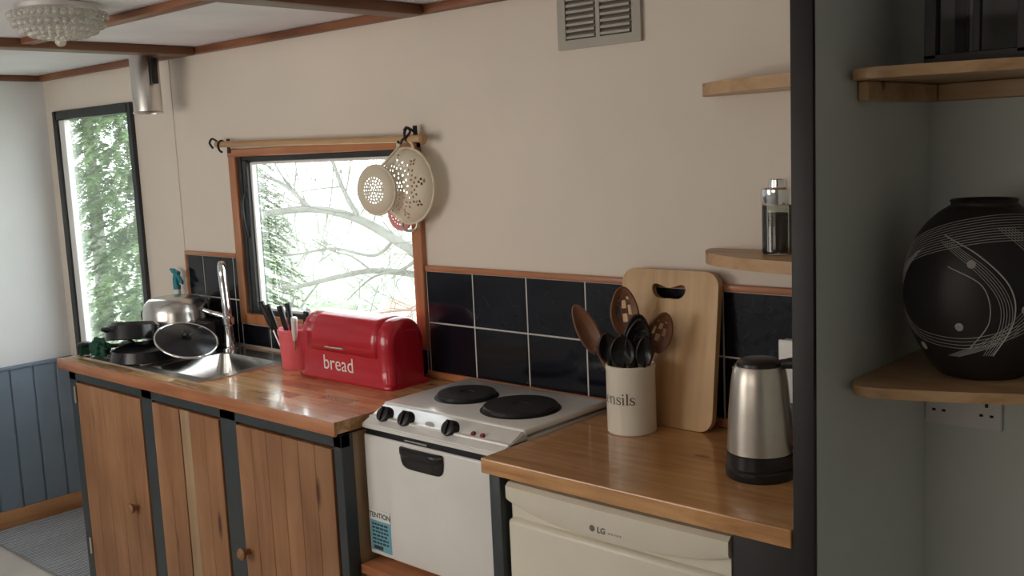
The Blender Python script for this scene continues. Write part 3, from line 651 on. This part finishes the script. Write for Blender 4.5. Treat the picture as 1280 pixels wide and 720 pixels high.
for i in range(4): vline([(-85,.12-i*.006),(-60,.09-i*.006),(-30,.08-i*.006),(0,.085-i*.006),(40,.12-i*.006),(80,.2-i*.006)],.0005)
for a,z in [(-8,.205),(-16,.100),(30,.13),(-58,.055)]:
    for rr2 in (.0015,.003,.0045,.006):
        vline([(a+math.degrees(rr2*math.cos(t)/vr(z)),z+rr2*math.sin(t)) for t in [2*math.pi*k/10 for k in range(11)]],.001)
from_bm('carved_line',bm,plain('chalk_white_line',(.42,.41,.39),.7),vs_,smooth=True)
ln=thing('lantern',(-.563,-.2,1.6685),"black metal lantern with glass panes on the upper corner shelf","lantern")
q=.072
L=[((-q-.010,-q-.010,0),(q+.010,q+.010,.018)),((-q-.010,-q-.010,.19),(q+.010,q+.010,.205))]
for sx in (-1,1):
    for sy in (-1,1): L.append(((sx*q-.010,sy*q-.010,.01),(sx*q+.010,sy*q+.010,.195)))
L+=[((-.006,-q-.006,.01),(.006,-q+.004,.195)),((q-.004,-.006,.01),(q+.006,.006,.195))]
boxes('frame',L,M['post'],ln,bev=.0015)
bm=bmesh.new()
for k in range(4):
    a=math.pi/2*k; c_,s_=math.cos(a),math.sin(a); pts=[(-q,-q,.014),(q,-q,.014),(q,-q,.19),(-q,-q,.19)]
    bm.faces.new([bm.verts.new((x*c_-y*s_,x*s_+y*c_,z)) for x,y,z in pts])
from_bm('glass_pane',bm,M['lanternglass'],ln)
lathe('roof',[(.09,.205),(.05,.235),(.02,.25),(.0,.252)],M['post'],ln,segs=4)
so=thing('wall_socket',(-.662,-.0005,.982),"white double electrical socket on the pale wall below the shelf","socket")
box('face_plate',(-.072,-.012,0),(.072,0,.082),M['whitepl'],so,bev=.003)
partboxes('switch',[((-.03,-.016,.055),(-.018,-.012,.075)),((.018,-.016,.055),(.03,-.012,.075))],M['whitepl'],so,bev=.001)
for cx in (-.045,.045): partboxes('pin_hole',[((cx-.003,-.0125,.045),(cx+.003,-.0118,.055)),((cx-.013,-.0125,.026),(cx-.006,-.0118,.031)),((cx+.006,-.0125,.026),(cx+.013,-.0118,.031))],M['black'],so)
# ---------------------------------------------------------------- wall vent
ve=thing('wall_vent',(-1.525,-.001,1.80),"painted metal louvred air vent high on the cream wall","vent")
bm=bmesh.new()
xsv=[-.125,-.1,-.006,.006,.1,.125]; zsv=[0,.022,.133,.155]
for i in range(5):
    for j in range(3):
        if j==1 and i in (1,3): continue
        addbox(bm,(xsv[i],-.010,zsv[j]),(xsv[i+1],0,zsv[j+1]))
bmesh.ops.remove_doubles(bm,verts=bm.verts,dist=1e-5)
from_bm('frame',bm,M['louvre'],ve)
box('shadow_back',(-.1,-.0015,.02),(.1,-.0005,.135),M['ventback'],ve)  # dark sheet that paints the shadow gaps between the louvres
bm=bmesh.new()
for x0_,x1_ in [(-.0955,-.0095),(.0095,.0955)]:
    for i in range(7):
        z=.026+i*.0152; vv=[bm.verts.new(p_) for p_ in [(x0_,-.002,z+.011),(x1_,-.002,z+.011),(x1_,-.0125,z+.005),(x0_,-.0125,z+.005),(x0_,-.002,z+.0095),(x1_,-.002,z+.0095),(x1_,-.0125,z-.001),(x0_,-.0125,z-.001)]]
        for q_ in [(0,1,2,3),(7,6,5,4),(3,2,6,7),(0,3,7,4),(1,2,6,5),(0,1,5,4)]: bm.faces.new([vv[i_] for i_ in q_])
from_bm('louvre',bm,M['louvre'],ve)
# ---------------------------------------------------------------- rail & colanders
rl=thing('curtain_rail',(-2.65,-.05,1.61),"wooden rail with dark brackets fixed above the window","rail")
tube('rod',[(-.52,0,.012),(.525,0,-.008)],.0105,M['shelfwood'],rl,segs=16)
for x in (-.49,.47):
    bm=bmesh.new(); addtube(bm,smooth_pts([(x,.028,.01),(x,.0,.024),(x,-.014,.01),(x,-.010,-.008),(x,.0,-.016)]),.004,8); addbox(bm,(x-.008,.026,-.02),(x+.008,.029,.03))
    from_bm('bracket',bm,M['black'],rl,smooth=True,ang=50)
tube('hook',smooth_pts([(-.515,-.0,.022),(-.53,-.01,.032),(-.545,-.012,.018),(-.53,-.01,.0)]),.004,M['black'],rl,segs=8)
lathe('finial',[(0,0),(.014,.004),(.017,.010),(.012,.018),(0,.020)],M['shelfwood'],rl,segs=20,loc=(.52,0,-.008),rot=(0,math.pi/2,0))
def colander(name,loc,R0,dep,rings,label,hr,tilt,mat):
    e=thing(name,loc,label,"colander",group="hanging colanders")
    e.rotation_euler=(math.radians(90),0,math.radians(tilt))
    bm=bmesh.new(); nr,ns=64,220; hp=[]
    for (rr3,cnt,ph) in rings:
        for k in range(cnt): a=2*math.pi*(k+ph)/cnt; hp.append((rr3*math.cos(a),rr3*math.sin(a)))
    g={}
    for i in range(nr+1):
        t=i/nr; rad=R0*t; z=dep*math.sqrt(max(0,1-(t*.97)**2.6))
        for j in range(ns): a=2*math.pi*j/ns; g[i,j]=bm.verts.new((rad*math.cos(a),rad*math.sin(a),z)) if i else None
    for i in range(1,nr):
        for j in range(ns):
            j2=(j+1)%ns; c=(g[i,j].co+g[i+1,j2].co)/2
            if any((c.x-x)**2+(c.y-y)**2<hr*hr for x,y in hp): continue
            bm.faces.new([g[i,j],g[i,j2],g[i+1,j2],g[i+1,j]])
    bm.faces.new([g[1,j] for j in range(ns)])
    bmesh.ops.delete(bm,geom=[v for v in bm.verts if not v.link_faces],context='VERTS')
    o=from_bm('bowl',bm,mat,e,smooth=True); md=o.modifiers.new('s','SOLIDIFY'); md.thickness=.0012
    zr=dep*math.sqrt(max(0,1-.97**2.6))
    bm=bmesh.new(); addtube(bm,[(R0*math.cos(2*math.pi*i/64),R0*math.sin(2*math.pi*i/64),zr) for i in range(65)],.004,8); from_bm('rim',bm,mat,e,smooth=True)
    return e,zr
rg=[(.0001,1,0),(.012,6,0),(.024,6,.5),(.036,12,0)]+[(.052,18,0),(.06,18,.5),(.068,18,0),(.082,8,.1),(.082,8,.3),(.09,8,.2),(.075,8,.2)]
e,zr=colander('colander',(-2.195,-.034,1.470),.108,.05,rg,"large cream enamel colander hanging from the rail",.0034,0,M['creammetal'])
for sgn in (1,-1):
    tube('handle',smooth_pts([(-.032,sgn*.102,zr),(-.028,sgn*.122,zr+.004),(0,sgn*.130,zr+.006),(.028,sgn*.122,zr+.004),(.032,sgn*.102,zr)]),.0042,M['satin'] if sgn<0 else M['creammetal'],e)
e,zr=colander('colander',(-2.252,-.112,1.462),.070,.022,[(.0001,1,0),(.009,6,0),(.018,12,0),(.027,16,0),(.036,22,0)],"small cream enamel strainer hanging in front of the large colander",.0028,8,M['creammetal'])
tube('handle',smooth_pts([(.02,.064,zr),(.045,.09,zr-.01),(.06,.115,zr-.03),(.065,.128,zr-.035)]),.004,M['creammetal'],e)
e,zr=colander('colander',(-2.258,-.0225,1.392),.052,.012,[(.0001,1,0),(.012,8,0),(.024,14,0),(.036,20,0)],"small pink strainer hanging lowest behind the cream colander",.0026,0,M['pinkmetal'])
hk=thing('hanging_hook',(-2.185,-.05,1.61),"black metal hook on the rail holding the colanders","hook")
tube('hook',smooth_pts([(-.012,.0,.018),(0,-.0,.026),(.014,-.0,.014),(.012,-.012,-.0),(.0,-.02,-.01),(-.01,-.02,-.024),(-.018,-.02,-.012)]),.0035,M['black'],hk)
# ---------------------------------------------------------------- ceiling lights
cl=thing('ceiling_light',(-2.60,-.83,1.969),"flush beaded-glass ceiling light between the wooden battens","ceiling light")
lathe('fitting',[(0,0),(.10,0),(.10,-.012),(0,-.012)],M['lampmetal'],cl,segs=48)
bm=bmesh.new(); pf=[(.100,-.013),(.112,-.02),(.114,-.034),(.104,-.050),(.085,-.062),(.058,-.071),(.03,-.076),(0,-.078)]
addlathe(bm,[(max(p.x-.004,0),p.y+.004) for p in smooth_pts([(r,z,0) for r,z in pf],3)],64)
def bead(r,z,cnt,br_,ph=0,zs=1):
    for k in range(cnt):
        a=2*math.pi*(k+ph)/cnt
        bmesh.ops.create_icosphere(bm,subdivisions=2,radius=br_,matrix=Matrix.Translation((r*math.cos(a),r*math.sin(a),z))@Matrix.Diagonal((1,1,zs,1)))
bead(.113,-.027,40,.0085,0,1.2); bead(.104,-.048,34,.009,.5); bead(.086,-.062,28,.009); bead(.066,-.070,22,.009,.5); bead(.045,-.075,15,.0085); bead(.025,-.078,9,.008)
bead(0,-.088,1,.014)
from_bm('glass_shade',bm,M['crystal'],cl)
sl=thing('spot_light',(-3.435,-.15,1.969),"brushed metal cylinder spotlight hanging from the ceiling near the wall","spotlight")
lathe('cylinder',[(0,-.012),(.045,-.012),(.05,-.02),(.050,-.218),(.053,-.222),(.050,-.226),(.044,-.20),(0,-.19)],M['lampmetal'],sl,segs=40)
lathe('mount',[(0,0),(.03,0),(.03,-.012),(0,-.012)],M['black'],sl,segs=24)
box('bracket',(.056,-.012,-.125),(.070,.012,-.035),M['black'],sl,bev=.003)
box('clip',(.046,-.006,-.085),(.058,.006,-.07),M['black'],sl)
# ---------------------------------------------------------------- rug
rg_=thing('rug',(-4.07,-.25,0),"grey ribbed woven rug on the pale floor","rug")
bm=bmesh.new(); nx,ny=60,16; g={}
for i in range(nx+1):
    for j in range(ny+1):
        x=-.49+.98*i/nx;y=-.22+.44*j/ny; g[i,j]=bm.verts.new((x,y,.010+.003*noise.noise(Vector((x*8,y*8,0)))+(.003 if i%2 else 0)))
for i in range(nx):
    for j in range(ny): bm.faces.new([g[i,j],g[i+1,j],g[i+1,j+1],g[i,j+1]])
o=from_bm('pile',bm,M['rug'],rg_); md=o.modifiers.new('s','SOLIDIFY'); md.thickness=.008
# ---------------------------------------------------------------- outside
gr=box('ground',(-40,.3,-1.2),(10,40,-1.0),M['grass']); gr['kind']='structure'
def leaves(name,n,cfn,size,mat,parent,nper=14):
    V=[];Fc=[]
    for _ in range(n):
        c,d=cfn()
        d=Vector(d).normalized(); s=d.cross(Vector((0,0,1))); s=s.normalized() if s.length>.01 else Vector((1,0,0))
        for k in range(nper):
            t=k/nper; p=c+d*(t*size*7)-Vector((0,0,1))*(t*t*size*3)
            for sg_ in (-1,1):
                q=p+ (s*sg_*(1.3-t)+d*.8+Vector((random.uniform(-.3,.3),random.uniform(-.3,.3),random.uniform(-.5,.2))))*size
                w_=Vector((random.uniform(-1,1),random.uniform(-1,1),random.uniform(-1,1))).normalized()*size*.28
                i0=len(V); V+= [p-w_,q,p+w_]; Fc.append((i0,i0+1,i0+2))
    me=bpy.data.meshes.new(name); me.from_pydata([tuple(v) for v in V],[],Fc); me.materials.append(mat)
    ob=bpy.data.objects.new(name,me); return link(ob,parent)
def conifer(loc,hgt,rad,n,label):
    e=thing('conifer_tree',loc,label,"tree")
    tube('trunk',[(0,0,0),(0,0,hgt*.5),(0,0,hgt)],[.12,.08,.02],M['bark'],e)
    def cf():
        h=random.random()**.8*hgt*.97; r=rad*(1-h/hgt*.65); a=random.random()*6.283; rr=r*random.random()**.4
        return Vector((rr*math.cos(a),rr*math.sin(a),h)),(math.cos(a),math.sin(a),-.15)
    leaves('foliage',n,cf,.05,M['leaf'],e); return e
conifer((-9.7,3.15,-1.0),6.2,1.5,4200,"green conifer with drooping sprays outside the tall window")
conifer((-15.0,5.2,-1.0),6.5,1.8,1800,"green conifer further off outside the tall window")
bt=thing('bare_tree',(-3.6,2.3,-1.0),"leafless tree with arching pale branches outside the window","tree")
bm=bmesh.new(); o0=Vector((-3.6,2.3,-1.0))
def br(pts,r0,r1,depth=0):
    P=[Vector(p)-o0 for p in smooth_pts(pts,8)]; n=len(P)
    addtube(bm,P,[r0+(r1-r0)*i/(n-1) for i in range(n)],6 if depth<2 else 4)
    if depth<3:
        for _ in range([7,4,3][depth]):
            i=random.randint(2,n-2); s=P[i]+o0; t=(P[i+1]-P[i]).normalized(); sd=random.choice((-1,1))
            d=(t*.7+Vector((random.uniform(-.3,.3),random.uniform(-.5,.5),sd*random.uniform(.3,1.1)))).normalized(); L=[.8,.45,.25][depth]*random.uniform(.6,1.2)
            cur=[s]; dd=d
            for k in range(3):
                dd=(dd+Vector((random.uniform(-.3,.3),random.uniform(-.3,.3),random.uniform(-.35,.35)))).normalized(); cur.append(cur[-1]+dd*L/3)
            rr=(r0+(r1-r0)*i/(n-1))*.4; br([tuple(c_) for c_ in cur],max(rr,.0028),max(rr*.4,.0016),depth+1)
br([(-3.6,2.3,-1.0),(-3.65,2.28,0),(-3.75,2.2,.7),(-3.9,2.1,1.0)],.12,.06,3)
br([(-3.75,2.2,.55),(-4.1,2.05,.87),(-4.42,2,.985),(-4.91,2,1.167),(-5.39,2,1.23),(-6.0,2,1.18),(-6.7,2,1.05)],.036,.02)
br([(-3.7,2.2,.3),(-4.1,2.1,.75),(-4.4,2.1,.82),(-4.9,2.1,.84),(-5.3,2.1,.78),(-5.85,2.1,.68),(-6.5,2.1,.7)],.028,.012)
br([(-3.75,2.2,.9),(-4.3,2.1,1.35),(-4.9,2.05,1.62),(-5.3,2.0,1.85)],.022,.01)
br([(-4.91,2,1.167),(-5.05,2,1.35),(-5.15,2,1.55),(-5.3,2,1.9)],.018,.009,0)
br([(-5.39,2,1.23),(-5.7,2,1.4),(-6.1,2,1.5),(-6.6,2,1.75)],.015,.006,0)
br([(-4.6,2,1.06),(-4.8,2,.95),(-5.2,2,.98),(-5.7,2,.92),(-6.2,2,.95)],.012,.005,0)
from_bm('branch',bm,M['bark'],bt,smooth=True)
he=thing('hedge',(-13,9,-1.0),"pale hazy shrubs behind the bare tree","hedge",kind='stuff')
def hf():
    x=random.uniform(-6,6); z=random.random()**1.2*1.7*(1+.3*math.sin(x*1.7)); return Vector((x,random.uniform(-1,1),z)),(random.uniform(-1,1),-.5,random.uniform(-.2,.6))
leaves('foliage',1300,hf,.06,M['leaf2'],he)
# ---------------------------------------------------------------- light
wd=bpy.data.worlds.new('World'); SC.world=wd; wd.use_nodes=True; nt=wd.node_tree; bg=nt.nodes['Background']
tc=N(nt,'ShaderNodeTexCoord'); sp_=N(nt,'ShaderNodeSeparateXYZ'); nt.links.new(tc.outputs['Generated'],sp_.inputs[0])
nt.links.new(ramp(nt,sp_.outputs['Z'],[(.0,(.98,.99,1.0)),(.6,(.88,.94,1.0))]),bg.inputs['Color']); bg.inputs['Strength'].default_value=6.0
def area(name,loc,rot,sx,sy,pw,col):
    l=bpy.data.lights.new(name,'AREA'); l.shape='RECTANGLE'; l.size=sx; l.size_y=sy; l.energy=pw; l.color=col
    o=bpy.data.objects.new(name,l); o.location=loc; o.rotation_euler=rot; COL.objects.link(o); return o
area('unseen_opposite_light',(-2.8,-2.55,1.35),(math.radians(-90),0,math.radians(180)),1.3,.8,17,(1,.93,.84))  # daylight of an unseen window, inferred opposite
area('unseen_opposite_light',(-1.1,-2.55,1.45),(math.radians(-90),0,math.radians(180)),.9,.6,4.2,(1,.88,.76))  # small added fill lamp, also lifts the alcove; no window behind it
cam=bpy.data.cameras.new('camera'); cam.sensor_width=36; cam.lens=1273.8/1280*36; cam.clip_start=.02
co=bpy.data.objects.new('camera',cam); COL.objects.link(co)
r=Vector((.74328,.66753,-.04407)); u=Vector((-.05833,.13029,.98976)); f=Vector((-.66643,.73310,-.13578))
co.matrix_world=Matrix(((r.x,u.x,-f.x,0),(r.y,u.y,-f.y,-2.0374),(r.z,u.z,-f.z,1.5637),(0,0,0,1)))
SC.camera=co
